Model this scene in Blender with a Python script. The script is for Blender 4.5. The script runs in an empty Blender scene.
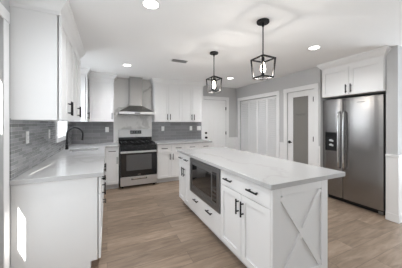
import bpy, bmesh, math, random
from mathutils import Vector, Matrix
random.seed(4)
C = bpy.context.scene.collection
S = bpy.context.scene
PI = math.pi

# ------------------------------------------------------------------ camera
XW, YB, XR, H = -0.694, 5.09, 3.598, 2.433      # left wall, back wall, right wall, ceiling
cam = bpy.data.cameras.new('camera'); co = bpy.data.objects.new('camera', cam); C.objects.link(co)
co.location = (0, 0, 1.37); co.rotation_euler = (PI/2, 0, -math.radians(25.24))
cam.sensor_width = 36; cam.lens = 199.25/402*36; cam.shift_y = -(134-122.87)/402; cam.clip_start = 0.02
S.camera = co
# ------------------------------------------------------------------ world, sun, area lights, exposure
w = bpy.data.worlds.new('sky'); S.world = w; w.use_nodes = True
bg = w.node_tree.nodes['Background']; bg.inputs[0].default_value = (0.86, 0.92, 1, 1); bg.inputs[1].default_value = 1.2
sun = bpy.data.lights.new('sun', 'SUN'); so = bpy.data.objects.new('sun', sun); C.objects.link(so)
sun.energy = 24; sun.angle = 0.006; sun.color = (1, .96, .9)
so.rotation_euler = Vector((.13, 1, -.30)).to_track_quat('-Z', 'Y').to_euler()
def area(name, loc, direction, sx, sy, power, col=(1, .98, .96)):
    l = bpy.data.lights.new(name, 'AREA'); l.shape = 'RECTANGLE'; l.size = sx; l.size_y = sy; l.energy = power; l.color = col
    o = bpy.data.objects.new(name, l); C.objects.link(o); o.location = loc
    o.rotation_euler = Vector(direction).to_track_quat('-Z', 'Y').to_euler(); return o
area('daylight_patio', (XW+.03, 1.15, 1.15), (1, 0, 0), 1.4, 1.9, 8, (.88, .95, 1))
area('daylight_rear', (2.2, -2.9, 1.35), (0, 1, 0), 3.2, 1.9, 12, (.90, .96, 1))
area('fill_dining', (5.9, 0.05, 1.30), (-1, 0, .35), 2.3, 1.9, 118, (.86, .94, 1))  # fill lamp added by the windowless dining wall, tilted up to lift the ceiling
area('daylight_sink', (XW-.30, 4.0, 1.6), (1, 0, 0), .75, .85, 12, (.90, .96, 1))
S.view_settings.view_transform = 'Standard'; S.view_settings.look = 'None'
S.view_settings.exposure = 0.46; S.view_settings.gamma = 1.0; S.view_settings.use_curve_mapping = False
S.cycles.use_denoising = True
S.cycles.max_bounces = 12; S.cycles.diffuse_bounces = 8

# ------------------------------------------------------------------ materials
def mat(name, col=(.8, .8, .8), rough=.5, metal=0, emit=None, es=0, coat=0, trans=0, spec=None):
    m = bpy.data.materials.new(name); m.use_nodes = True
    b = m.node_tree.nodes['Principled BSDF']
    b.inputs['Base Color'].default_value = (*col, 1); b.inputs['Roughness'].default_value = rough
    b.inputs['Metallic'].default_value = metal
    if emit: b.inputs['Emission Color'].default_value = (*emit, 1); b.inputs['Emission Strength'].default_value = es
    b.inputs['Coat Weight'].default_value = coat; b.inputs['Transmission Weight'].default_value = trans
    if spec is not None: b.inputs['Specular IOR Level'].default_value = spec
    return m
def N(m, t, **kw):
    n = m.node_tree.nodes.new(t)
    for k, v in kw.items():
        if k in n.inputs: n.inputs[k].default_value = v
        else: setattr(n, k, v)
    return n
def LK(m, a, b): m.node_tree.links.new(a, b)
def bsdf(m): return m.node_tree.nodes['Principled BSDF']
def noisy(m, c1, c2, scale, mapscale=(1, 1, 1), rough_var=None, bump=0):
    tc = N(m, 'ShaderNodeTexCoord'); mp = N(m, 'ShaderNodeMapping'); mp.inputs['Scale'].default_value = mapscale
    nz = N(m, 'ShaderNodeTexNoise'); nz.inputs['Scale'].default_value = scale; nz.inputs['Detail'].default_value = 6
    mx = N(m, 'ShaderNodeMix', data_type='RGBA'); mx.inputs[6].default_value = (*c1, 1); mx.inputs[7].default_value = (*c2, 1)
    LK(m, tc.outputs['Object'], mp.inputs[0]); LK(m, mp.outputs[0], nz.inputs['Vector'])
    LK(m, nz.outputs['Fac'], mx.inputs[0]); LK(m, mx.outputs[2], bsdf(m).inputs['Base Color'])
    if bump:
        bp = N(m, 'ShaderNodeBump'); bp.inputs['Strength'].default_value = bump; bp.inputs['Distance'].default_value = .002
        LK(m, nz.outputs['Fac'], bp.inputs['Height']); LK(m, bp.outputs[0], bsdf(m).inputs['Normal'])
    return m
cab_white = noisy(mat('cabinet_white_paint', rough=.38), (.80, .80, .80), (.83, .83, .83), 3)
trim_white = noisy(mat('trim_white_paint', rough=.4), (.81, .81, .81), (.84, .84, .84), 4)
ceil_m = noisy(mat('ceiling_white', rough=.9), (.86, .86, .86), (.88, .88, .88), 2)
wall_grey = noisy(mat('wall_grey_paint', rough=.75), (.53, .53, .53), (.55, .55, .55), 2.5)
black = mat('matte_black_metal', (.010, .010, .011), .5, 0, spec=.3)
black_flat = mat('black_flat_enamel', (.010, .010, .011), .55, 0, spec=.25)
hood_steel = noisy(mat('hood_steel', rough=.24, metal=1), (.38, .375, .365), (.43, .425, .415), 6, (60, 60, 1))
oven_glass = mat('oven_glass', (.085, .085, .087), .08, 0, coat=.5)
black_gloss = mat('black_enamel', (.008, .008, .009), .12, 0, coat=.4)
dark_glass = mat('dark_glass', (.012, .012, .013), .05, 0, coat=.6)
steel = noisy(mat('brushed_steel', rough=.42, metal=1), (.62, .62, .62), (.68, .68, .68), 6, (60, 60, 1))
fr_steel = noisy(mat('fridge_steel', rough=.24, metal=1), (.29, .28, .275), (.33, .32, .315), 5, (50, 50, .6))
dk_steel = noisy(mat('dark_stainless', rough=.42, metal=1), (.25, .25, .255), (.30, .30, .305), 6, (2, 60, 60))
chrome = mat('polished_steel', (.75, .75, .75), .15, 1)
outlet_m = mat('outlet_plastic', (.85, .85, .84), .35)
slot_m = mat('slot_shadow', (.05, .05, .05), .6)
frost = noisy(mat('frosted_grey_glass', rough=.32, coat=.3), (.20, .19, .178), (.23, .22, .205), 3)
frost_tx = mat('etched_letters', (.12, .118, .112), .5)
led = mat('led_lens', (1, 1, 1), .5, emit=(1, .97, .92), es=7)
led.cycles.emission_sampling = 'NONE'
bulb_m = mat('bulb_glow', (1, .95, .85), .3, emit=(1, .88, .70), es=14)
bulb_m.cycles.emission_sampling = 'NONE'
display_m = mat('oven_display', (.01, .01, .012), .1)
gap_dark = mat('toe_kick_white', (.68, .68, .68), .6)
blind_m = mat('blind_fabric', (.85, .85, .84), .8)
glass = mat('clear_glass', (1, 1, 1), .02)
_t = N(glass, 'ShaderNodeBsdfTransparent'); _g = N(glass, 'ShaderNodeBsdfGlossy'); _g.inputs['Roughness'].default_value = .02
_x = N(glass, 'ShaderNodeMixShader'); _x.inputs[0].default_value = .07
LK(glass, _t.outputs[0], _x.inputs[1]); LK(glass, _g.outputs[0], _x.inputs[2]); LK(glass, _x.outputs[0], glass.node_tree.nodes['Material Output'].inputs[0])
led_blue = mat('lamp_grey_plastic', (.55, .56, .57), .3)

# quartz
def quartz(name, base, vein, scale, amount):
    m = mat(name, base, .22)
    bsdf(m).inputs['Specular IOR Level'].default_value = .5
    tc = N(m, 'ShaderNodeTexCoord'); nz = N(m, 'ShaderNodeTexNoise'); nz.inputs['Scale'].default_value = 1.7; nz.inputs['Detail'].default_value = 6
    ad = N(m, 'ShaderNodeMix', data_type='VECTOR'); ad.inputs[0].default_value = .55
    LK(m, tc.outputs['Object'], nz.inputs['Vector']); LK(m, tc.outputs['Object'], ad.inputs[4]); LK(m, nz.outputs['Color'], ad.inputs[5])
    wv = N(m, 'ShaderNodeTexNoise'); wv.inputs['Scale'].default_value = scale; wv.inputs['Detail'].default_value = 3
    LK(m, ad.outputs[1], wv.inputs['Vector'])
    sb = N(m, 'ShaderNodeMath', operation='SUBTRACT'); sb.inputs[1].default_value = .5
    ab = N(m, 'ShaderNodeMath', operation='ABSOLUTE')
    rp = N(m, 'ShaderNodeValToRGB'); rp.color_ramp.elements[0].position = 0; rp.color_ramp.elements[0].color = (amount, amount, amount, 1)
    rp.color_ramp.elements[1].position = .02; rp.color_ramp.elements[1].color = (0, 0, 0, 1)
    LK(m, wv.outputs['Fac'], sb.inputs[0]); LK(m, sb.outputs[0], ab.inputs[0]); LK(m, ab.outputs[0], rp.inputs[0])
    mx = N(m, 'ShaderNodeMix', data_type='RGBA'); mx.inputs[6].default_value = (*base, 1); mx.inputs[7].default_value = (*vein, 1)
    LK(m, rp.outputs[0], mx.inputs[0]); LK(m, mx.outputs[2], bsdf(m).inputs['Base Color'])
    return m
quartz_m = quartz('white_quartz', (.50, .50, .50), (.36, .35, .34), 1.3, .4)
marble_m = quartz('marble_slab', (.76, .75, .73), (.36, .35, .33), 1.6, .55)

# floor planks (running along world X)
floor_m = mat('oak_plank_floor', (.25, .2, .15), .42)
def plank_nodes(m):
    tc = N(m, 'ShaderNodeTexCoord')
    br = N(m, 'ShaderNodeTexBrick'); br.offset = .37; br.inputs['Scale'].default_value = 1
    br.inputs['Brick Width'].default_value = 1.22; br.inputs['Row Height'].default_value = .18
    br.inputs['Mortar Size'].default_value = .0016; br.inputs['Mortar Smooth'].default_value = .3; br.inputs['Bias'].default_value = 0
    br.inputs['Color1'].default_value = (0, 0, 0, 1); br.inputs['Color2'].default_value = (1, 1, 1, 1); br.inputs['Mortar'].default_value = (.5, .5, .5, 1)
    LK(m, tc.outputs['Object'], br.inputs['Vector'])
    mp = N(m, 'ShaderNodeMapping'); mp.inputs['Scale'].default_value = (1.6, 9, 1)
    LK(m, tc.outputs['Object'], mp.inputs[0])
    av = N(m, 'ShaderNodeVectorMath', operation='ADD'); LK(m, mp.outputs[0], av.inputs[0]); 
    sc = N(m, 'ShaderNodeVectorMath', operation='SCALE'); sc.inputs['Scale'].default_value = 9
    LK(m, br.outputs['Color'], sc.inputs[0]); LK(m, sc.outputs[0], av.inputs[1])
    nz = N(m, 'ShaderNodeTexNoise'); nz.inputs['Scale'].default_value = 2.2; nz.inputs['Detail'].default_value = 8; nz.inputs['Roughness'].default_value = .6
    nz.inputs['Distortion'].default_value = .6
    LK(m, av.outputs[0], nz.inputs['Vector'])
    rp = N(m, 'ShaderNodeValToRGB'); e = rp.color_ramp.elements
    e[0].position = .28; e[0].color = (.195, .140, .098, 1); e[1].position = .72; e[1].color = (.38, .29, .217, 1)
    mid = rp.color_ramp.elements.new(.5); mid.color = (.285, .212, .155, 1)
    LK(m, nz.outputs['Fac'], rp.inputs[0])
    hv = N(m, 'ShaderNodeMix', data_type='RGBA', blend_type='MULTIPLY'); hv.inputs[0].default_value = .8
    tone = N(m, 'ShaderNodeMix', data_type='RGBA'); tone.inputs[6].default_value = (.74, .73, .72, 1); tone.inputs[7].default_value = (1.22, 1.22, 1.22, 1)
    LK(m, br.outputs['Color'], tone.inputs[0]); LK(m, rp.outputs[0], hv.inputs[6]); LK(m, tone.outputs[2], hv.inputs[7])
    mm = N(m, 'ShaderNodeMix', data_type='RGBA'); mm.inputs[7].default_value = (.10, .075, .055, 1)
    LK(m, br.outputs['Fac'], mm.inputs[0]); LK(m, hv.outputs[2], mm.inputs[6]); LK(m, mm.outputs[2], bsdf(m).inputs['Base Color'])
plank_nodes(floor_m)

def tile(name, axis, c1, c2, mortar, bw, rh, rough, bias=0):
    m = mat(name, c1, rough); tc = N(m, 'ShaderNodeTexCoord'); sp = N(m, 'ShaderNodeSeparateXYZ'); cb = N(m, 'ShaderNodeCombineXYZ')
    LK(m, tc.outputs['Object'], sp.inputs[0]); LK(m, sp.outputs[axis], cb.inputs[0]); LK(m, sp.outputs[2], cb.inputs[1])
    br = N(m, 'ShaderNodeTexBrick'); br.offset = .5; br.inputs['Scale'].default_value = 1
    br.inputs['Brick Width'].default_value = bw; br.inputs['Row Height'].default_value = rh; br.inputs['Mortar Size'].default_value = .002
    br.inputs['Bias'].default_value = bias
    br.inputs['Color1'].default_value = (*c1, 1); br.inputs['Color2'].default_value = (*c2, 1); br.inputs['Mortar'].default_value = (*mortar, 1)
    LK(m, cb.outputs[0], br.inputs['Vector']); LK(m, br.outputs['Color'], bsdf(m).inputs['Base Color'])
    nz = N(m, 'ShaderNodeTexNoise'); nz.inputs['Scale'].default_value = 14
    LK(m, cb.outputs[0], nz.inputs['Vector'])
    bp = N(m, 'ShaderNodeBump'); bp.inputs['Strength'].default_value = .25; bp.inputs['Distance'].default_value = .004
    ml = N(m, 'ShaderNodeMath', operation='SUBTRACT'); LK(m, nz.outputs['Fac'], ml.inputs[0]); LK(m, br.outputs['Fac'], ml.inputs[1])
    LK(m, ml.outputs[0], bp.inputs['Height']); LK(m, bp.outputs[0], bsdf(m).inputs['Normal'])
    return m
tile_back = tile('grey_glass_tile_back', 0, (.215, .212, .222), (.28, .277, .288), (.38, .38, .38), .30, .076, .12)
tile_left = tile('grey_glass_tile_left', 1, (.19, .192, .197), (.36, .365, .37), (.46, .46, .46), .17, .031, .08)

# ------------------------------------------------------------------ mesh helpers
class MB:
    def __init__(s): s.bm = bmesh.new()
    def box(s, x0, y0, z0, x1, y1, z1, M=None):
        vs = [s.bm.verts.new((x, y, z)) for x in (x0, x1) for y in (y0, y1) for z in (z0, z1)]
        if M: 
            for v in vs: v.co = M @ v.co
        for f in ((0,1,3,2),(4,6,7,5),(0,4,5,1),(2,3,7,6),(0,2,6,4),(1,5,7,3)): s.bm.faces.new([vs[i] for i in f])
        return s
    def prism(s, pts, axis, a0, a1):
        def P(p, a):
            return {0: (a, p[0], p[1]), 1: (p[0], a, p[1]), 2: (p[0], p[1], a)}[axis]
        A = [s.bm.verts.new(P(p, a0)) for p in pts]; B = [s.bm.verts.new(P(p, a1)) for p in pts]; n = len(pts)
        s.bm.faces.new(A); s.bm.faces.new(B[::-1])
        for i in range(n): s.bm.faces.new((A[i], B[i], B[(i+1)%n], A[(i+1)%n]))
        return s
    def tube(s, pts, r, n=10, r2=None):
        pts = [Vector(p) for p in pts]; rings = []; up = None
        for i, p in enumerate(pts):
            d = (pts[min(i+1, len(pts)-1)] - pts[max(i-1, 0)]).normalized()
            if up is None: up = Vector((0, 0, 1)) if abs(d.z) < .9 else Vector((1, 0, 0))
            a = d.cross(up).normalized(); b = d.cross(a).normalized(); up = -b if b.dot(up) < 0 else b
            b = d.cross(a)
            rr = r if r2 is None else r + (r2-r)*i/(len(pts)-1)
            rings.append([s.bm.verts.new(p + rr*(math.cos(2*PI*k/n)*a + math.sin(2*PI*k/n)*b)) for k in range(n)])
        for A, B in zip(rings, rings[1:]):
            for k in range(n): s.bm.faces.new((A[k], A[(k+1)%n], B[(k+1)%n], B[k]))
        s.bm.faces.new(rings[0][::-1]); s.bm.faces.new(rings[-1]); return s
    def lathe(s, prof, c=(0, 0, 0), n=24, axis='Z'):
        R = {'Z': Matrix(), 'Y': Matrix.Rotation(PI/2, 4, 'X'), 'X': Matrix.Rotation(PI/2, 4, 'Y')}[axis]
        rings = []
        for r, z in prof:
            rings.append([s.bm.verts.new(R @ Vector((max(r, 1e-4)*math.cos(2*PI*k/n), max(r, 1e-4)*math.sin(2*PI*k/n), z)) + Vector(c)) for k in range(n)])
        for A, B in zip(rings, rings[1:]):
            for k in range(n): s.bm.faces.new((A[k], A[(k+1)%n], B[(k+1)%n], B[k]))
        s.bm.faces.new(rings[0][::-1]); s.bm.faces.new(rings[-1]); return s
    def sweep(s, path, prof):
        path = [Vector(p) for p in path]; n = len(path); secs = []
        nr = []
        for a, b in zip(path, path[1:]):
            d = (b-a).normalized(); nr.append(Vector((d.y, -d.x)))
        for i, p in enumerate(path):
            if i == 0: m = nr[0]
            elif i == n-1: m = nr[-1]
            else: m = (nr[i-1]+nr[i])/(1+nr[i-1].dot(nr[i]))
            secs.append([s.bm.verts.new((p.x+m.x*o, p.y+m.y*o, z)) for o, z in prof])
        k = len(prof)
        for A, B in zip(secs, secs[1:]):
            for i in range(k): s.bm.faces.new((A[i], A[(i+1)%k], B[(i+1)%k], B[i]))
        s.bm.faces.new(secs[0]); s.bm.faces.new(secs[-1][::-1]); return s
    def build(s, name, m, parent=None, bev=0, smooth=False, seg=2):
        bmesh.ops.recalc_face_normals(s.bm, faces=s.bm.faces)
        me = bpy.data.meshes.new(name); s.bm.to_mesh(me); s.bm.free(); me.materials.append(m)
        o = bpy.data.objects.new(name, me); C.objects.link(o)
        if parent: o.parent = parent
        if smooth:
            for p in me.polygons: p.use_smooth = True
            md = o.modifiers.new('edge', 'EDGE_SPLIT'); md.split_angle = math.radians(40)
        if bev:
            b = o.modifiers.new('bevel', 'BEVEL'); b.width = bev; b.segments = seg; b.limit_method = 'ANGLE'; b.harden_normals = False
        return o
def box(name, x0, y0, z0, x1, y1, z1, m, parent=None, bev=0): return MB().box(x0, y0, z0, x1, y1, z1).build(name, m, parent, bev)
def thing(name, label, cat, loc=(0, 0, 0), rz=0, group=None):
    o = bpy.data.objects.new(name, None); C.objects.link(o); o.location = loc; o.rotation_euler = (0, 0, rz); o.empty_display_size = .1
    o['label'] = label; o['category'] = cat
    if group: o['group'] = group
    return o
def tag(o, label, cat, group=None):
    o['label'] = label; o['category'] = cat
    if group: o['group'] = group
    return o
def struct(o): o['kind'] = 'structure'; return o

# ------------------------------------------------------------------ room shell
T = .12
struct(box('floor', XW-T, -3.1, -.06, 6.1, YB+T, 0, floor_m))
struct(box('ceiling', XW-T, -3.1, H, 6.1, YB+T, H+.08, ceil_m))
# left wall with patio door opening (Y -1.2..1.95) and sink window (Y 3.62..4.24)
WY0, WY1, WZ0, WZ1 = 3.62, 4.45, 1.12, 2.05
m_ = MB()
PY0, PY1, PZ = -1.3, 1.952, 2.14
m_.box(XW-T, -3.1, 0, XW, PY0, H); m_.box(XW-T, PY0, PZ, XW, PY1, H)
m_.box(XW-T, PY1, 0, XW, WY0, H); m_.box(XW-T, WY0, 0, XW, WY1, WZ0); m_.box(XW-T, WY0, WZ1, XW, WY1, H); m_.box(XW-T, WY1, 0, XW, YB, H)
struct(m_.build('wall_left', wall_grey))
# back wall with door opening X 2.50..3.235
DX0, DX1, DZ = 2.50, 3.232, 2.045
m_ = MB(); m_.box(XW-T, YB, 0, DX0, YB+T, H); m_.box(DX0, YB, DZ, DX1, YB+T, H); m_.box(DX1, YB, 0, 4.6, YB+T, H)
struct(m_.build('wall_back', wall_grey))
# right wall with closet opening and pantry opening; alcove for the fridge
CY0, CY1, CZ = 3.465, 4.895, 2.02
QY0, QY1, QZ = 2.535, 3.165, 2.03
AY0, AY1 = 1.446, 2.412
m_ = MB()
m_.box(XR, CY1, 0, XR+T, YB, H); m_.box(XR, CY0, CZ, XR+T, CY1, H); m_.box(XR, QY1, 0, XR+T, CY0, H)
m_.box(XR, QY0, QZ, XR+T, QY1, H); m_.box(XR, AY1, 0, XR+T, QY0, H)
m_.box(XR+T, AY1, 0, 4.5, AY1+T, H)
m_.box(4.5, AY0, 0, 4.62, YB, H)
m_.box(XR, 1.317, 0, 4.62, AY0, H)
m_.box(4.62, 1.317, 0, 6.1, 1.43, H)
struct(m_.build('wall_right', wall_grey))
m_ = MB(); m_.box(6.0, -3.1, 0, 6.1, 1.317, H); struct(m_.build('wall_dining', wall_grey))
m_ = MB(); m_.box(XW-T, -3.2, 0, 6.1, -3.1, H); struct(m_.build('wall_rear', wall_grey))

struct(box('added_sun_block', XW-1.2, 3.25, 0, XW-T, 3.35, 2.6, trim_white))  # unseen slab added outside to keep the sun off the sink window
# casings
def casing(name, plane, a0, a1, ztop, wdt, t, side):
    m = MB()
    def B(u0, u1, z0, z1, tt):
        if plane[0] == 'Y': m.box(u0, plane[1]-tt, z0, u1, plane[1], z1)
        else:
            x = plane[1]
            if side > 0: m.box(x, u0, z0, x+tt, u1, z1)
            else: m.box(x-tt, u0, z0, x, u1, z1)
    B(a0-wdt, a0, 0, ztop, t); B(a1, a1+wdt, 0, ztop, t); B(a0-wdt-.004, a1+wdt+.004, ztop, ztop+wdt, t+.004)
    return struct(m.build(name, trim_white, bev=.004))
casing('trim_1', ('Y', YB), DX0, DX1, DZ, .09, .018, -1)
casing('trim_2', ('X', XR), CY0, CY1, CZ, .092, .018, -1)
casing('trim_3', ('X', XR), QY0, QY1, QZ, .09, .018, -1)
casing('trim_4', ('X', XW), PY0, PY1, PZ, .085, .006, 1)
casing_w = MB()
for (a, b, c, d) in ((WY0-.02, WY0+.04, WZ0, WZ1), (WY1-.04, WY1+.05, WZ0-.05, WZ1), (WY0-.02, WY1+.05, WZ0-.05, WZ0+.02)):
    casing_w.box(XW, a, c, XW+.018, b, d)
struct(casing_w.build('trim_5', trim_white, bev=.003))
# wainscot boards with a cap rail
def wains(name, boxes, caps):
    m = MB()
    for b in boxes: m.box(*b)
    for b in caps: m.box(*b)
    struct(m.build(name, trim_white, bev=.003))
ZC = .905
wt, ct = .010, .022
yA, yB_ = QY1+.094, CY0-.096
wains('trim_6', [(XR-wt, yA, 0, XR, yB_, ZC), (XR-wt, AY1, 0, XR, QY0-.094, ZC), (XR-wt, CY1+.096, 0, XR, YB-.001, ZC), (DX1+.094, YB-wt, 0, XR-wt, YB, ZC)],
      [(XR-ct, yA, ZC, XR, yB_, ZC+.028), (XR-ct, AY1, ZC, XR, QY0-.094, ZC+.028), (XR-ct, CY1+.096, ZC, XR, YB-.001, ZC+.028), (DX1+.094, YB-ct, ZC, XR-ct, YB, ZC+.028)])
zc2 = .895
wains('trim_7', [(XR-wt, 1.317-wt, 0, XR, AY0, zc2), (XR, 1.317-wt, 0, 6.0, 1.317, zc2)],
      [(XR-ct, 1.317-ct, zc2, XR, AY0, zc2+.035), (XR, 1.317-ct, zc2, 6.0, 1.317, zc2+.035)])
struct(MB().box(XR-.018, 1.317-.018, 0, XR-wt, AY0, .11).box(XR-wt, 1.317-.018, 0, 6.0, 1.317-wt, .11).build('baseboard_right', trim_white, bev=.003))

# patio door on the left, blinds mostly drawn: openings let sun slip through
pd = MB()
x0, x1 = XW-.067, XW-.063
opens = [(.86, 1.24, .60, .95), (1.05, 1.19, 1.24, 1.39), (1.48, 1.66, 1.41, 1.80)]
ycuts = sorted({PY0, PY1} | {o[0] for o in opens} | {o[1] for o in opens}); zcuts = sorted({.0, PZ} | {o[2] for o in opens} | {o[3] for o in opens})
for ya, yb2 in zip(ycuts, ycuts[1:]):
    for za, zb in zip(zcuts, zcuts[1:]):
        cy, cz = (ya+yb2)/2, (za+zb)/2
        if not any(o[0] < cy < o[1] and o[2] < cz < o[3] for o in opens): pd.box(x0, ya, za, x1, yb2, zb)
pdo = struct(pd.build('door_1', trim_white))
struct(MB().box(XW-.05, PY0, PZ-.08, XW-.035, PY1, PZ).build('door_frame', trim_white, pdo, .003))
# sink window
win = MB()
win.box(XW-.09, WY0, WZ0, XW-.05, WY0+.045, WZ1).box(XW-.09, WY1-.045, WZ0, XW-.05, WY1, WZ1)
win.box(XW-.09, WY0+.045, WZ0, XW-.05, WY1-.045, WZ0+.045).box(XW-.09, WY0+.045, WZ1-.045, XW-.05, WY1-.045, WZ1).box(XW-.088, WY0+.045, 1.57, XW-.052, WY1-.045, 1.61)
win.box(XW-.05, WY1-.012, WZ0, XW-.001, WY1, WZ1).box(XW-.05, WY0, WZ0, XW-.001, WY0+.012, WZ1).box(XW-.05, WY0+.012, WZ0, XW-.001, WY1-.012, WZ0+.012)
wino = struct(win.build('window_1', trim_white, bev=.003))
MB().box(XW-.073, WY0+.04, WZ0+.04, XW-.068, WY1-.04, WZ1-.04).build('pane', glass, wino)

# ------------------------------------------------------------------ doors in the shell
# back door (six panels) : structure door_2 with parts
def panel_door(name, w, h, rows, cols, t=.04):
    m = MB(); m.box(0, .008, 0, w, t, h)
    st = .11
    # frame
    m.box(0, 0, 0, st, .008, h); m.box(w-st, 0, 0, w, .008, h)
    zs = [0] + rows
    for (z0, z1) in rows_rails: m.box(st, 0, z0, w-st, .008, z1)
    if cols == 2:
        for i in range(len(rows_rails)-1): m.box(w/2-.05, 0, rows_rails[i][1], w/2+.05, .008, rows_rails[i+1][0])
    # raised fields
    for i in range(len(rows_rails)-1):
        z0, z1 = rows_rails[i][1]+.03, rows_rails[i+1][0]-.03
        for (a, b) in (((st, w/2-.05), (w/2+.05, w-st)) if cols == 2 else ((st, w-st),)): m.box(a+.03, .003, z0, b-.03, .008, z1)
    return m
rows_rails = [(0, .22), (.80, .93), (1.52, 1.62), (1.91, 2.03)]
d2 = thing('entry_door', 'white panelled door with black deadbolt and knob, closed in the back wall', 'door', (DX0+.004, YB+.012, .006))
w_ = DX1-DX0-.008
panel_door('leaf', w_, 2.03, [], 2).build('door_leaf', trim_white, d2, .003)
for z in (.945, 1.075):
    k = MB().lathe([(.033, 0), (.033, .012), (.014, .014), (.014, .03), (.028, .034), (.03, .055), (.02, .066), (0, .067)] if z < 1 else [(.032, 0), (.032, .02), (.026, .026), (0, .027)], (.055, 0, z), 20, 'Y').build('knob' if z < 1 else 'deadbolt', black, d2, smooth=True)
for z in (.25, 1.06, 1.79):
    MB().box(w_-.012, -.026, z-.045, w_+.004, -.001, z+.045).tube([(w_-.002, -.028, z-.047), (w_-.002, -.028, z+.047)], .006).build('hinge', black, d2)
d2.name = 'door_2'; d2['kind'] = 'structure'
# closet: four louvred panels
cl = bpy.data.objects.new('door_3', None); C.objects.link(cl); cl.location = (XR+.03, CY1-.006, .01); cl.rotation_euler = (0, 0, -PI/2); cl['kind'] = 'structure'
cl['label'] = 'white louvred folding closet doors in the right wall near the back corner'; cl['category'] = 'door'
cw = (CY1-CY0-.012)/4
for i in range(4):
    m = MB(); a = i*cw+.0015; b = (i+1)*cw-.0015; s_ = .022; hh = 2.0
    m.box(a, 0, 0, a+s_, .028, hh); m.box(b-s_, 0, 0, b, .028, hh)
    for z0, z1 in ((0, .10), (.50, .56), (hh-.045, hh)): m.box(a+s_, 0, z0, b-s_, .028, z1)
    fr = m.build('louvre_panel', trim_white, cl, .002)
    m = MB(); 
    for z0, z1 in ((.10, .50), (.56, hh-.045)):
        n = int((z1-z0)/.05)
        for k in range(n):
            z = z0+(k+.5)*(z1-z0)/n
            m.box(a+s_, -.030, -.003, b-s_, .030, .003, Matrix.Translation((0, .010, z)) @ Matrix.Rotation(math.radians(52), 4, 'X'))
    m.build('louvre_slats', trim_white, fr)
# pantry door with frosted pane
pq = bpy.data.objects.new('door_4', None); C.objects.link(pq); pq.location = (XR+.012, QY1-.004, .008); pq.rotation_euler = (0, 0, -PI/2); pq['kind'] = 'structure'
pq['label'] = 'white pantry door with a tall frosted grey glass pane'; pq['category'] = 'door'
w_ = QY1-QY0-.008
ga, gb, gz0, gz1 = .132, .490, .30, 1.905
MB().box(0, 0, 0, ga, .04, 2.018).box(gb, 0, 0, w_, .04, 2.018).box(ga, 0, 0, gb, .04, gz0).box(ga, 0, gz1, gb, .04, 2.018).build('door_frame', trim_white, pq, .003)
g_ = MB().box(ga-.005, .012, gz0-.005, gb+.005, .022, gz1+.005).build('glass_pane', frost, pq)
def text_mesh(body, size, m, parent, name, loc, rot, depth=.0006):
    c = bpy.data.curves.new('t', 'FONT'); c.body = body; c.size = size; c.extrude = depth; c.align_x = 'CENTER'; c.align_y = 'CENTER'
    o = bpy.data.objects.new('t', c); C.objects.link(o); dg = bpy.context.evaluated_depsgraph_get(); dg.update()
    me = bpy.data.meshes.new_from_object(o.evaluated_get(dg)); bpy.data.objects.remove(o)
    me.materials.clear(); me.materials.append(m); r = bpy.data.objects.new(name, me); C.objects.link(r)
    r.parent = parent; r.location = loc; r.rotation_euler = rot; return r
text_mesh('PANTRY', .062, frost_tx, g_, 'etched_word', ((ga+gb)/2, .0115, 1.53), (PI/2, 0, 0))
MB().lathe([(.032, 0), (.032, .01), (.013, .012), (.013, .05), (0, .051)], (.048, 0, .945), 20, 'Y').tube([(.048, -.048, .945), (.048, -.050, .945), (.14, -.050, .945)], .009).build('lever_handle', black, pq, smooth=True)
for z in (.25, 1.05, 1.82):
    MB().box(w_-.014, -.024, z-.045, w_+.004, -.001, z+.045).tube([(w_, -.026, z-.047), (w_, -.026, z+.047)], .006).build('hinge', black, pq)

# ------------------------------------------------------------------ cabinets
def pull(parent, p, vertical, L=.14, out=.032):
    # bar pull on a face whose outward direction is -y; p = centre on the face
    x, y, z = p; m = MB(); h = L/2
    if vertical:
        m.box(x-.006, y-out-.006, z-h, x+.006, y-out+.006, z+h)
        for s in (-1, 1): m.box(x-.005, y-out, z+s*(h-.025)-.005, x+.005, y, z+s*(h-.025)+.005)
    else:
        m.box(x-h, y-out-.006, z-.006, x+h, y-out+.006, z+.006)
        for s in (-1, 1): m.box(x+s*(h-.025)-.005, y-out, z-.005, x+s*(h-.025)+.005, y, z+.005)
    return m.build('handle', black, parent, .0015)
def front(parent, kind, x0, x1, z0, z1, handles=(), slab=False):
    g = .0024; x0 += g; x1 -= g; z0 += g; z1 -= g; t = .020; fw = .057
    m = MB()
    if slab: m.box(x0, 0, z0, x1, t, z1)
    else:
        fz = fw if z1-z0 > .3 else .035
        m.box(x0, 0, z0, x0+fw, t, z1); m.box(x1-fw, 0, z0, x1, t, z1)
        m.box(x0+fw, 0, z0, x1-fw, t, z0+fz); m.box(x0+fw, 0, z1-fz, x1-fw, t, z1)
        m.box(x0+fw, .012, z0+fz, x1-fw, t, z1-fz)
    o = m.build(kind, cab_white, parent, .0015)
    for (hx, hz, v) in handles: pull(o, (hx, 0, hz), v)
    return o
def base_cab(label, loc, rz, w, d, fronts, group, top=.872, full_end=False):
    t = thing('base_cabinet', label, 'cabinet', loc, rz, group)
    m = MB(); m.box(0, .028, .105, w, d, top)
    if full_end: m.box(0, .085, 0, .018, d, .105)
    m.build('body', cab_white, t, .0015)
    MB().box(.018 if full_end else 0, .085, 0, w, d, .105).build('toe_kick', gap_dark, t)
    for f in fronts: front(t, *f)
    return t
ZT, ZD = .865, .713
def door_pair(x0, x1, z0, z1, upper=False):
    m = (x0+x1)/2; hz = (z0+.12) if upper else (z1-.12)
    return [('door', x0, m, z0, z1, [(m-.036, hz, True)]), ('door', m, x1, z0, z1, [(m+.036, hz, True)])]

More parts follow.
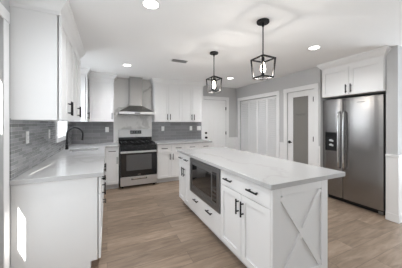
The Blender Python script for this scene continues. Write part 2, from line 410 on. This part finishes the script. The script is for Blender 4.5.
# --- left run (faces +X, front plane X=-.052)
XF = -.052; dL = XF-XW-.002
base_cab('white base cabinet at the near end of the left sink counter', (XF, 2.078, 0), PI/2, .56, dL,
    [('drawer', 0, .56, ZD, ZT, [(.28, .79, False)], True), ('door', 0, .56, .108, ZD, [(.52, .60, True)])], 'base cabinets under the sink counter', full_end=True)
base_cab('white three-drawer base cabinet between the near end cabinet and the sink cabinet', (XF, 2.638, 0), PI/2, .70, dL,
    [('drawer', 0, .70, ZD, ZT, [(.35, .79, False)], True), ('drawer', 0, .70, .41, ZD, [(.35, .62, False)]), ('drawer', 0, .70, .108, .41, [(.35, .32, False)])], 'base cabinets under the sink counter')
base_cab('white sink base cabinet with two doors below the black faucet', (XF, 3.338, 0), PI/2, 1.08, dL,
    [('drawer_front', 0, 1.08, ZD, ZT, [], True)] + door_pair(0, 1.08, .108, ZD), 'base cabinets under the sink counter', top=.70)
# --- back wall run left of the range (faces -Y, front plane Y=4.46)
YF = YB-.63; dB = YB-YF-.002
base_cab('narrow white base cabinet with one drawer, tight against the range on its sink side', (-.048, YF, 0), 0, .272, dB,
    [('drawer', 0.003, .272, ZD, ZT, [(.142, .79, False)], True), ('door', 0.003, .272, .108, ZD, [(.235, .60, True)])], 'base cabinets on the range wall')
# --- back wall run right of the range
for i, (x, wd, lab) in enumerate(((1.016, .66, 'white two-door base cabinet directly beside the range on the door side'), (1.676, .73, 'white two-door base cabinet on the range wall nearest the panelled door'))):
    fr = [('drawer', 0, wd/2, ZD, ZT, [(wd/4, .79, False)], True), ('drawer', wd/2, wd, ZD, ZT, [(.75*wd, .79, False)], True)] + door_pair(0, wd, .108, ZD)
    base_cab(lab, (x, YF, 0), 0, wd, dB, fr, 'base cabinets on the range wall')

# --- uppers
def upper_cab(label, loc, rz, w, d, h, fronts, group):
    t = thing('wall_cabinet', label, 'cabinet', loc, rz, group)
    MB().box(0, .030, 0, w, d, h).build('body', cab_white, t, .0015)
    for f in fronts: front(t, *f)
    return t
UZ, UT = 1.395, 2.292
UH = UT-UZ
XU = -.355; dU = XU-XW-.002
for y, w_, lab in ((2.062, .69, 'white two-door wall cabinet with broad blank end panel nearest the viewer'), (2.752, .69, 'white wall cabinet between the near end cabinet and the sink window')):
    upper_cab(lab, (XU, y, UZ), PI/2, w_, dU, UH, door_pair(0, w_, 0.0, UH, True), 'wall cabinets over the sink counter')
upper_cab('narrow white wall cabinet in the corner beyond the sink window', (XU, 4.50, UZ), PI/2, .235, dU, UH, [('door', 0, .235, 0, UH, [(.05, .12, True)])], 'wall cabinets over the sink counter')
YU = YB-.335; dUb = YB-YU-.002
upper_cab('single-door white wall cabinet left of the range hood', (-.352, YU, UZ), 0, .487, dUb, UH, [('door', .02, .487, 0, UH, [(.45, .12, True)])], 'wall cabinets on the range wall')
for x, uw, lab in ((1.022, .690, 'two-door white wall cabinet beside the range hood on the door side'), (1.712, .592, 'two-door white wall cabinet nearest the panelled door')):
    upper_cab(lab, (x, YU, UZ), 0, uw, dUb, UH, door_pair(0, uw, 0, UH, True), 'wall cabinets on the range wall')
PROF = [(-.02, UT), (.004, UT), (.004, UT+.03), (.012, UT+.045), (.03, UT+.065), (.05, UT+.10), (.066, UT+.115), (.066, H), (-.02, H)]
def crown(name, path): return struct(MB().sweep(path, PROF).build(name, cab_white))
e = .0
crown('trim_8', [(XW, 2.062), (XU-.012, 2.062), (XU-.012, 3.442), (XW, 3.442)])
crown('trim_9', [(XW, 4.50), (XU-.012, 4.50), (XU-.012, YU+.012), (.135, YU+.012), (.135, YB)])
crown('trim_10', [(1.022, YB), (1.022, YU+.012), (2.304, YU+.012), (2.304, YB)])

# --- fridge cabinet
FX = 3.54
fc = thing('wall_cabinet', 'deep white two-door cabinet above the steel refrigerator', 'cabinet', (FX, 2.345, 1.828), -PI/2)
MB().box(0, .0225, 0, .895, .85, UT-1.828).build('body', cab_white, fc, .0015)
for f in door_pair(0, .895, 0, UT-1.828): 
    f = list(f); f[5] = [(f[5][0][0], .10, True)]; front(fc, *f)
crown('trim_11', [(XR+.02, 2.345), (FX+.012, 2.345), (FX+.012, 1.45), (XR+.02, 1.45)])

# ------------------------------------------------------------------ worktops
def cut_counter(name, outline, z0, z1, hole=None, bev=.004):
    m = MB()
    for b in outline: m.box(b[0], b[1], z0, b[2], b[3], z1)
    return m
# left L counter with sink cut-out: pieces share flush edges
SX0, SX1, SY0, SY1 = -.56, -.14, 3.70, 4.10
CXF = -.029
def grid_slab(xs, ys, keep, z0, z1):
    bm = bmesh.new(); V = {}
    def v(i, j, k):
        if (i, j, k) not in V: V[(i, j, k)] = bm.verts.new((xs[i], ys[j], (z0, z1)[k]))
        return V[(i, j, k)]
    K = set(keep)
    for (i, j) in K:
        bm.faces.new((v(i,j,1), v(i+1,j,1), v(i+1,j+1,1), v(i,j+1,1))); bm.faces.new((v(i,j,0), v(i,j+1,0), v(i+1,j+1,0), v(i+1,j,0)))
        for (di, dj, a, b) in ((-1,0,(i,j+1),(i,j)), (1,0,(i+1,j),(i+1,j+1)), (0,-1,(i,j),(i+1,j)), (0,1,(i+1,j+1),(i,j+1))):
            if (i+di, j+dj) not in K: bm.faces.new((v(*a,0), v(*b,0), v(*b,1), v(*a,1)))
    m = MB(); m.bm = bm; return m
xs = [XW+.001, SX0, SX1, CXF, .228]; ys = [2.056, SY0, SY1, YB-.655, YB-.001]
keep = [(i, j) for i in range(3) for j in range(4) if not (i == 1 and j == 1)] + [(3, 3)]
wc = grid_slab(xs, ys, keep, .874, .914).build('worktop', quartz_m, None, .003)
tag(wc, 'white quartz worktop running past the sink along the left wall to the range', 'worktop')
wr = MB().box(1.012, YB-.655, .874, 2.409, YB-.001, .914).build('worktop', quartz_m, None, .003)
tag(wr, 'short white quartz worktop on the range wall between range and panelled door', 'worktop')
# backsplashes
struct(MB().box(XW, 2.062, .914, XW+.008, 3.58, UZ+.01).box(XW, 3.58, .914, XW+.008, 4.52, WZ0-.055).box(XW, 4.505, .914, XW+.008, YB-.009, UZ+.01).build('trim_12', tile_left))
struct(MB().box(XW+.008, YB-.008, .914, .135, YB, UZ+.01).box(1.025, YB-.008, .914, 2.405, YB, UZ+.01).build('trim_13', tile_back))
struct(MB().box(.137, YB-.012, .90, 1.020, YB, H).build('trim_14', marble_m))

# sink
sk = thing('kitchen_sink', 'stainless undermount sink set into the left worktop', 'sink', ((SX0+SX1)/2, (SY0+SY1)/2, .70))
hx, hy = (SX1-SX0)/2+.006, (SY1-SY0)/2+.006
m = MB(); m.box(-hx, -hy, 0.003, hx, hy, .012); m.box(-hx, -hy, .012, -hx+.008, hy, .172); m.box(hx-.008, -hy, .012, hx, hy, .172); m.box(-hx+.008, -hy, .012, hx-.008, -hy+.008, .172); m.box(-hx+.008, hy-.008, .012, hx-.008, hy, .172)
m.build('basin', steel, sk, .002)
MB().lathe([(.045, .012), (.045, .015), (.03, .013), (0, .0125)], (0, 0, .001), 20).build('drain', chrome, sk)
# faucet
fa = thing('kitchen_faucet', 'tall matte black gooseneck faucet behind the sink', 'faucet', (-.628, 4.10, .9143))
MB().lathe([(.027, 0), (.027, .012), (.021, .02), (.0205, .11), (.015, .125), (.0, .127)], n=20).build('base', black, fa, smooth=True)
pts = [(0, 0, .11)] + [(0, 0, 0.11+.145*i/5) for i in range(1, 6)]
R = .118
for k in range(1, 15):
    a = PI*k/14*1.06; pts.append((R-R*math.cos(a), 0, .255+R*math.sin(a)))
nk = MB().tube(pts, .0145, 12).build('neck', black, fa, smooth=True)
p = pts[-1]; q = Vector(p)-Vector(pts[-2]); q.normalize()
MB().tube([p, tuple(Vector(p)+q*.03), tuple(Vector(p)+q*.085)], .0165, 14).build('spray_head', black, fa, smooth=True)
MB().tube([(0, -.02, .085), (0, -.05, .09), (.0, -.095, .115)], .007, 8).build('lever', black, fa, smooth=True)

# outlets
def outlet(label, loc, rz, w=.073, switch=False):
    t = thing('wall_switch' if switch else 'wall_outlet', label, 'switch' if switch else 'outlet', loc, rz, 'white outlets on the tile backsplash')
    MB().box(-w/2, -.006, -.058, w/2, 0, .058).build('cover_plate', outlet_m, t, .002)
    n = 2 if w > .1 else 1
    for i in range(n):
        x = (i-(n-1)/2)*.046
        if switch: MB().box(x-.016, -.010, -.033, x+.016, -.006, .033).build('rocker', outlet_m, t, .0015)
        else:
            r = MB().box(x-.017, -.008, -.033, x+.017, -.006, .033).build('receptacle', outlet_m, t, .001)
            for z in (-.018, .018):
                for q in (-.006, .006): MB().box(x+q-.001, -.0086, z-.005, x+q+.001, -.008, z+.005).build('slot', slot_m, r)
    return t
yo = YB-.0082
outlet('white outlet on the back tile left of the range, above the narrow cabinet', (0, yo, 1.215), 0)
outlet('white outlet on the back tile just past the range on the door side', (1.305, yo, 1.222), 0)
outlet('white outlet on the back tile beside the double switch, nearer the range', (2.088, yo, 1.222), 0)
outlet('wide white double switch plate at the door end of the back tile', (2.33, yo, 1.222), 0, .118, True)
outlet('white outlet on the left tile wall nearest the viewer, under the end cabinet', (XW+.0082, 2.41, 1.232), PI/2)
outlet('white outlet on the left tile wall close to the sink window', (XW+.0082, 3.20, 1.225), PI/2)

# ------------------------------------------------------------------ range
RX0, RW = .234, .762
RY = YB-.685
rg = thing('gas_range', 'freestanding stainless gas range with black oven door on the back wall', 'range', (RX0+.008, RY, 0))
RW -= .004; D = .655
MB().box(0, .03, .03, RW, D, .885).build('body', black_gloss, rg, .002)
for x in (.03, RW-.07):
    for y in (.06, D-.08): MB().box(x, y, 0, x+.04, y+.04, .03).build('foot', black, rg)
m = MB().box(.004, -.006, .055, RW-.004, .028, .238); dr = m.build('storage_drawer', steel, rg, .004)
MB().box(.22, -.011, .172, .54, -.006, .206).build('drawer_grip', black, dr, .002)
MB().box(.24, -.0135, .180, .52, -.011, .205).build('drawer_lip', chrome, dr, .001)
od = MB().box(.004, -.008, .246, RW-.004, .028, .735).build('oven_door', black_gloss, rg, .004)
MB().box(.12, -.0105, .37, RW-.12, -.008, .70).build('oven_window', oven_glass, od, .001)
text = MB().box(RW/2-.03, -.0095, .275, RW/2+.03, -.008, .285).build('badge', chrome, od)
hd = MB().box(.02, -.062, .742, RW-.02, -.040, .770)
for x in (.05, RW-.07): hd.box(x, -.045, .745, x+.02, .0, .767)
hd.box(.004, -.008, .736, RW-.004, .03, .775)
hd.build('oven_handle', steel, rg, .004)
kp = MB().prism([(-.006, .778), (.028, .778), (.05, .892), (.012, .892)], 0, .004, RW-.004).build('knob_panel', black_flat, rg, .002)
for i in range(5):
    x = .10+i*(RW-.20)/4
    MB().lathe([(.022, 0), (.022, .008), (.017, .012), (.016, .03), (0, .031)], (x, -.002, .835), 16, 'Y').build('burner_knob', black, kp, smooth=True)
ck = MB().box(.0, .03, .885, RW, D-.07, .905).build('cooktop', black_gloss, rg, .003)
for x in (.17, RW/2, RW-.17):
    for y in ((.18, .45) if x != RW/2 else (.31,)):
        MB().lathe([(.055, 0), (.055, .008), (.04, .012), (.04, .02), (0, .021)], (x, y, .905), 18).build('burner', black, ck, smooth=True)
for x0, x1 in ((.03, .255), (.265, RW-.265), (RW-.255, RW-.03)):
    m = MB(); y0, y1 = .06, D-.10; z0, z1 = .932, .948
    m.box(x0, y0, z0, x1, y0+.014, z1); m.box(x0, y1-.014, z0, x1, y1, z1); m.box(x0, y0, z0, x0+.014, y1, z1); m.box(x1-.014, y0, z0, x1, y1, z1)
    mx = (x0+x1)/2; m.box(mx-.006, y0, z0, mx+.006, y1, z1)
    for yy in (.18, .31, .45): m.box(x0, yy-.006, z0, x1, yy+.006, z1)
    for xx in (x0, x1-.014):
        for yy in (y0, y1-.014): m.box(xx, yy, .905, xx+.014, yy+.014, z0)
    m.build('grate', black, rg, .002)
bgd = MB().box(0, D-.07, .885, RW, D, 1.06).build('back_riser', black_gloss, rg, .003)
bp_ = MB().box(0, D-.085, 1.03, RW, D, 1.215).build('control_panel', steel, rg, .006)
ds = MB().box(.25, D-.0875, 1.108, RW-.25, D-.085, 1.19).build('display', display_m, bp_)
key_m = mat('key_grey', (.16, .17, .18), .4)
for k in range(4): box('touch_key', .275+k*.058, D-.0885, 1.135, .305+k*.058, D-.0875, 1.165, key_m, bp_)

# hood
hdx, hw = .61, .762
ho = thing('range_hood', 'stainless chimney range hood above the gas range', 'range hood', (hdx, YB-.013, 1.56))
m = MB(); bm = m.bm
lo = [(-hw/2, -.49, .055), (hw/2, -.49, .055), (hw/2, 0, .055), (-hw/2, 0, .055)]; hi = [(-.15, -.26, .205), (.15, -.26, .205), (.15, 0, .205), (-.15, 0, .205)]
A = [bm.verts.new(p) for p in lo]; B = [bm.verts.new(p) for p in hi]; bm.faces.new(A); bm.faces.new(B)
for i in range(4): bm.faces.new((A[i], A[(i+1)%4], B[(i+1)%4], B[i]))
m.build('canopy', hood_steel, ho, .002)
rm = MB().box(-hw/2, -.49, 0.0, hw/2, 0, .055).build('rim', steel, ho, .003)
MB().box(-.06, -.4915, .015, .06, -.49, .038).build('button_strip', black, rm)
MB().box(-.145, -.255, .205, .145, 0, H-1.56-.001).build('chimney', hood_steel, ho, .003)
MB().box(-hw/2+.03, -.46, -.006, hw/2-.03, -.03, 0).build('filter', dk_steel, ho)

# ------------------------------------------------------------------ island
IX = 1.115; IY1, IY0 = 3.245, 1.135
def isl(label, y_far, w_, fronts, body=None):
    t = thing('island_cabinet', label, 'cabinet', (IX, y_far, 0), -PI/2, 'cabinet units of the island')
    m = MB()
    if body: body(m)
    else: m.box(0, .0225, .105, w_, .62, .872)
    m.build('body', cab_white, t, .0015)
    MB().box(0.02 if y_far > 3 else 0, .085, 0, w_ - (.0 if y_far > 2 else .02), .60, .105).build('toe_kick', gap_dark, t)
    for f in fronts: front(t, *f)
    return t
wa = IY1-2.742
isl('white island cabinet at the far end, with two small drawers over two doors', IY1, wa,
    [('drawer', 0, wa/2, ZD, ZT, [(wa/4, .795, False)], True), ('drawer', wa/2, wa, ZD, ZT, [(.75*wa, .795, False)], True)] + door_pair(0, wa, .108, ZD))
wb = 2.742-1.868
def bodyb(m):
    m.box(0, .0225, .105, .018, .62, .872); m.box(wb-.018, .0225, .105, wb, .62, .872); m.box(.018, .0225, .105, wb-.018, .62, .375); m.box(.018, .60, .375, wb-.018, .62, .872); m.box(.018, .0225, .858, wb-.018, .60, .872)
isl('middle island cabinet holding the built-in microwave, with one wide drawer', 2.742, wb,
    [('drawer', 0, wb, .108, .372, [(.24, .305, False), (wb-.24, .305, False)], True)], bodyb)
wn = 1.868-IY0
nr_ = isl('near island cabinet with crossed end panel, one wide drawer and two doors', 1.868, wn,
    [('drawer', 0, wn, ZD, ZT, [(.17, .795, False), (wn-.19, .795, False)], True)] + door_pair(0, wn, .108, ZD))
# end panel with X (part of the near cabinet); local x axis points to the camera
ep = MB(); EX = .648; xe = wn
ep.box(xe, .0, .0, xe+.006, EX, .872)
fw = .085; a, b = xe+.006, xe+.020
ep.box(a, .0, 0, b, fw, .872); ep.box(a, EX-fw, 0, b, EX, .872); ep.box(a, fw, .81, b, EX-fw, .872); ep.box(a, fw, 0, b, EX-fw, .14)
epo = ep.build('end_panel', cab_white, nr_, .002)
xm = MB(); ww = EX-2*fw; hh = .67; L = math.hypot(ww, hh)-.03; ang = math.atan2(hh, ww)
for s, t0 in ((1, .0117), (-1, .0125)):
    M = Matrix.Translation((xe+.006, EX/2, .475)) @ Matrix.Rotation(s*ang, 4, 'X')
    xm.box(0, -L/2, -.021, t0, L/2, .021, M)
xm.build('cross_brace', cab_white, epo, .0015)
# back panel of the island on the seating side (own body under the overhang)
MB().box(0, .62, 0, wn, .645, .872).build('back_panel', cab_white, nr_, .0015)
it = MB().box(1.089, 1.102, .874, 2.004, 3.272, .914).build('island_worktop', quartz_m, None, .004)
tag(it, 'large white veined quartz slab on top of the island', 'worktop')
# microwave
mw = thing('built_in_microwave', 'dark stainless built-in microwave in the side of the island', 'microwave', (IX, 2.742-.02, .378), -PI/2)
W2, H2 = wb-.04, .478
m = MB(); k = .05
m.box(-.012, -.012, 0, k, .022, H2); m.box(W2-k, -.012, 0, W2+.012, .022, H2); m.box(k, -.012, 0, W2-k, .022, k); m.box(k, -.012, H2-k, W2-k, .022, H2)
m.build('trim_frame', dk_steel, mw, .003)
MB().box(k-.03, .024, .02, W2-k+.03, .42, H2-.03).build('body', black, mw)
md = MB().box(k+.003, -.006, k+.035, W2-k-.115, .02, H2-k-.006).build('door', dk_steel, mw, .003)
MB().box(k+.03, -.009, k+.06, W2-k-.14, -.006, H2-k-.03).build('door_glass', dark_glass, md, .001)
cp = MB().box(W2-k-.112, -.006, k+.035, W2-k-.003, .02, H2-k-.006).build('control_panel', dark_glass, mw, .002)
MB().box(W2-k-.10, -.0075, H2-k-.075, W2-k-.02, -.006, H2-k-.035).build('display', display_m, cp)
m = MB()
for i in range(3):
    for j in range(4): m.box(W2-k-.098+i*.028, -.0075, k+.06+j*.045, W2-k-.078+i*.028, -.006, k+.085+j*.045)
m.build('buttons', mat('button_grey', (.04, .04, .042), .3), cp)
MB().box(k+.003, -.004, k+.003, W2-k-.003, .02, k+.03).build('lower_vent', dk_steel, mw, .002)

# ------------------------------------------------------------------ refrigerator (front plane X = 3.64)
rf = thing('refrigerator', 'side-by-side stainless refrigerator with ice dispenser in the right alcove', 'refrigerator', (3.64, 2.403, 0), -PI/2)
FW, FH = .908, 1.79
MB().box(.005, .075, .06, FW-.005, .78, FH-.012).build('body', mat('fridge_side', (.09, .09, .09), .5), rf, .003)
MB().box(.01, .06, .005, FW-.01, .10, .07).build('kick_grille', black, rf, .002)
for x in (.02, FW-.08): MB().box(x, .05, .0, x+.06, .12, .045).build('foot', dk_steel, rf, .002)
SP = .352
def fdoor(x0, x1):
    m = MB(); n = 10; pts = []
    bow = .012
    for i in range(n+1):
        t = i/n; pts.append((x0+(x1-x0)*t, bow*(2*t-1)**4*1.0))
    pts += [(x1, .07), (x0, .07)]
    return m.prism(pts, 2, .075, FH).build('freezer_door' if x0 < .1 else 'fridge_door', fr_steel, rf, .004)
dl = fdoor(0, SP-.003); dr = fdoor(SP+.003, FW)
for par, x in ((dl, SP-.040), (dr, SP+.040)):
    pts = [(x, .004, .59), (x, -.03, .61)] + [(x, -.045-.018*math.sin(PI*i/12), .63+.89*i/12) for i in range(13)] + [(x, -.03, 1.545), (x, .004, 1.56)]
    MB().tube(pts, .0135, 12).build('handle', chrome, par, smooth=True)
dp = MB().box(.060, -.006, .875, .270, .004, 1.20).build('dispenser', black_gloss, dl, .004)
MB().box(.08, -.0075, 1.14, .250, -.006, 1.185).build('dispenser_panel', dark_glass, dp)
MB().box(.075, -.0065, .895, .255, -.006, 1.12).build('dispenser_recess', black, dp)
for z in (.965, 1.045): MB().prism([(.135, z), (.205, z-.012), (.21, z+.012), (.17, z+.035), (.135, z+.025)], 1, -.016, -.0065).build('dispenser_paddle', led_blue, dp, .003)
MB().box(.225+SP, -.001, 1.70, .325+SP, .0015, 1.707).build('nameplate', slot_m, dr)

# ------------------------------------------------------------------ pendants, ceiling lights, vent
def pendant(label, x, y):
    t = thing('pendant_lantern', label, 'pendant light', (x, y, 1.835), 0, 'black cage pendants above the island')
    h = H-1.835
    MB().lathe([(.062, h-.022), (.064, h-.018), (.064, h-.001), (0, h-.0005)][::1], n=28).build('canopy', black, t, smooth=True)
    MB().tube([(0, 0, .245), (0, 0, h-.02)], .006, 10).lathe([(.011, h-.06), (.011, h-.02)], n=12).build('rod', black, t, smooth=True)
    m = MB(); a, b = .085, .069; zt, zb = .20, .008; r = .0065
    def bar(p, q):
        p, q = Vector(p), Vector(q); d = (q-p).normalized(); up = Vector((0, 0, 1)) if abs(d.z) < .8 else Vector((1, 0, 0))
        s1 = d.cross(up).normalized(); s2 = d.cross(s1); p -= d*r; q += d*r
        vs = [m.bm.verts.new(P+s1*i*r+s2*j*r) for P in (p, q) for i, j in ((-1,-1),(1,-1),(1,1),(-1,1))]
        for f in ((0,1,2,3),(7,6,5,4),(0,4,5,1),(1,5,6,2),(2,6,7,3),(3,7,4,0)): m.bm.faces.new([vs[i] for i in f])
    cs = [(-1,-1),(1,-1),(1,1),(-1,1)]
    for i in range(4):
        c, d = cs[i], cs[(i+1)%4]
        bar((c[0]*a, c[1]*a, zt), (d[0]*a, d[1]*a, zt)); bar((c[0]*b, c[1]*b, zb), (d[0]*b, d[1]*b, zb))
        bar((c[0]*a, c[1]*a, zt), (c[0]*b, c[1]*b, zb)); bar((c[0]*a, c[1]*a, zt), (0, 0, .245))
    m.build('cage', black, t)
    MB().tube([(0, 0, .165), (0, 0, .245)], .016, 14).build('socket', black, t, smooth=True)
    MB().lathe([(.010, .165), (.013, .15), (.024, .115), (.027, .095), (.022, .075), (.010, .062), (0, .06)], n=18).build('bulb', bulb_m, t, smooth=True)
    l = bpy.data.lights.new('pendant_glow', 'POINT'); l.energy = 6; l.color = (1, .94, .87); l.shadow_soft_size = .03
    lo = bpy.data.objects.new('pendant_glow', l); C.objects.link(lo); lo.location = (x, y, 1.835+.04)
pendant('black lantern pendant over the near half of the island', 1.472, 1.605)
pendant('black lantern pendant over the far half of the island', 1.461, 2.64)
for x, y, lab in ((.355, 1.80, 'round recessed ceiling light in front of the left wall cabinets, nearest the viewer'), (.331, 3.89, 'round recessed ceiling light in front of the range hood'),
                  (2.64, 3.98, 'round recessed ceiling light in front of the louvred closet doors'), (2.64, 1.86, 'round recessed ceiling light in front of the refrigerator cabinet')):
    t = thing('recessed_light', lab, 'ceiling light', (x, y, H), 0, 'recessed lights in the ceiling')
    MB().lathe([(.082, 0), (.082, -.004), (.066, -.006), (.066, 0)][::-1], n=32).build('trim_ring', trim_white, t, smooth=True)
    MB().lathe([(.068, -.0015), (.068, -.0055), (0, -.0056)], n=32).build('lens', led, t, smooth=True)
    l = bpy.data.lights.new('recessed_glow', 'AREA'); l.shape = 'DISK'; l.size = .13; l.energy = 8.5; l.color = (.97, .98, 1); l.spread = 2.6
    lo = bpy.data.objects.new('recessed_glow', l); C.objects.link(lo); lo.location = (x, y, H-.009)
vt = thing('ceiling_vent', 'rectangular white slatted air vent in the ceiling', 'vent', (1.12, 3.24, H))
MB().box(-.15, -.085, -.007, .15, -.065, 0).box(-.15, .065, -.007, .15, .085, 0).box(-.15, -.065, -.007, -.13, .065, 0).box(.13, -.065, -.007, .15, .065, 0).build('frame', trim_white, vt, .002)
MB().box(-.13, -.065, -.001, .13, .065, 0).build('duct', slot_m, vt)
m = MB()
for k in range(6): m.box(-.13, -.010, -.001, .13, .010, .001, Matrix.Translation((0, -.054+k*.0216, -.006)) @ Matrix.Rotation(math.radians(50), 4, 'X'))
m.build('louvres', mat('vent_grey', (.4, .4, .4), .5), vt)
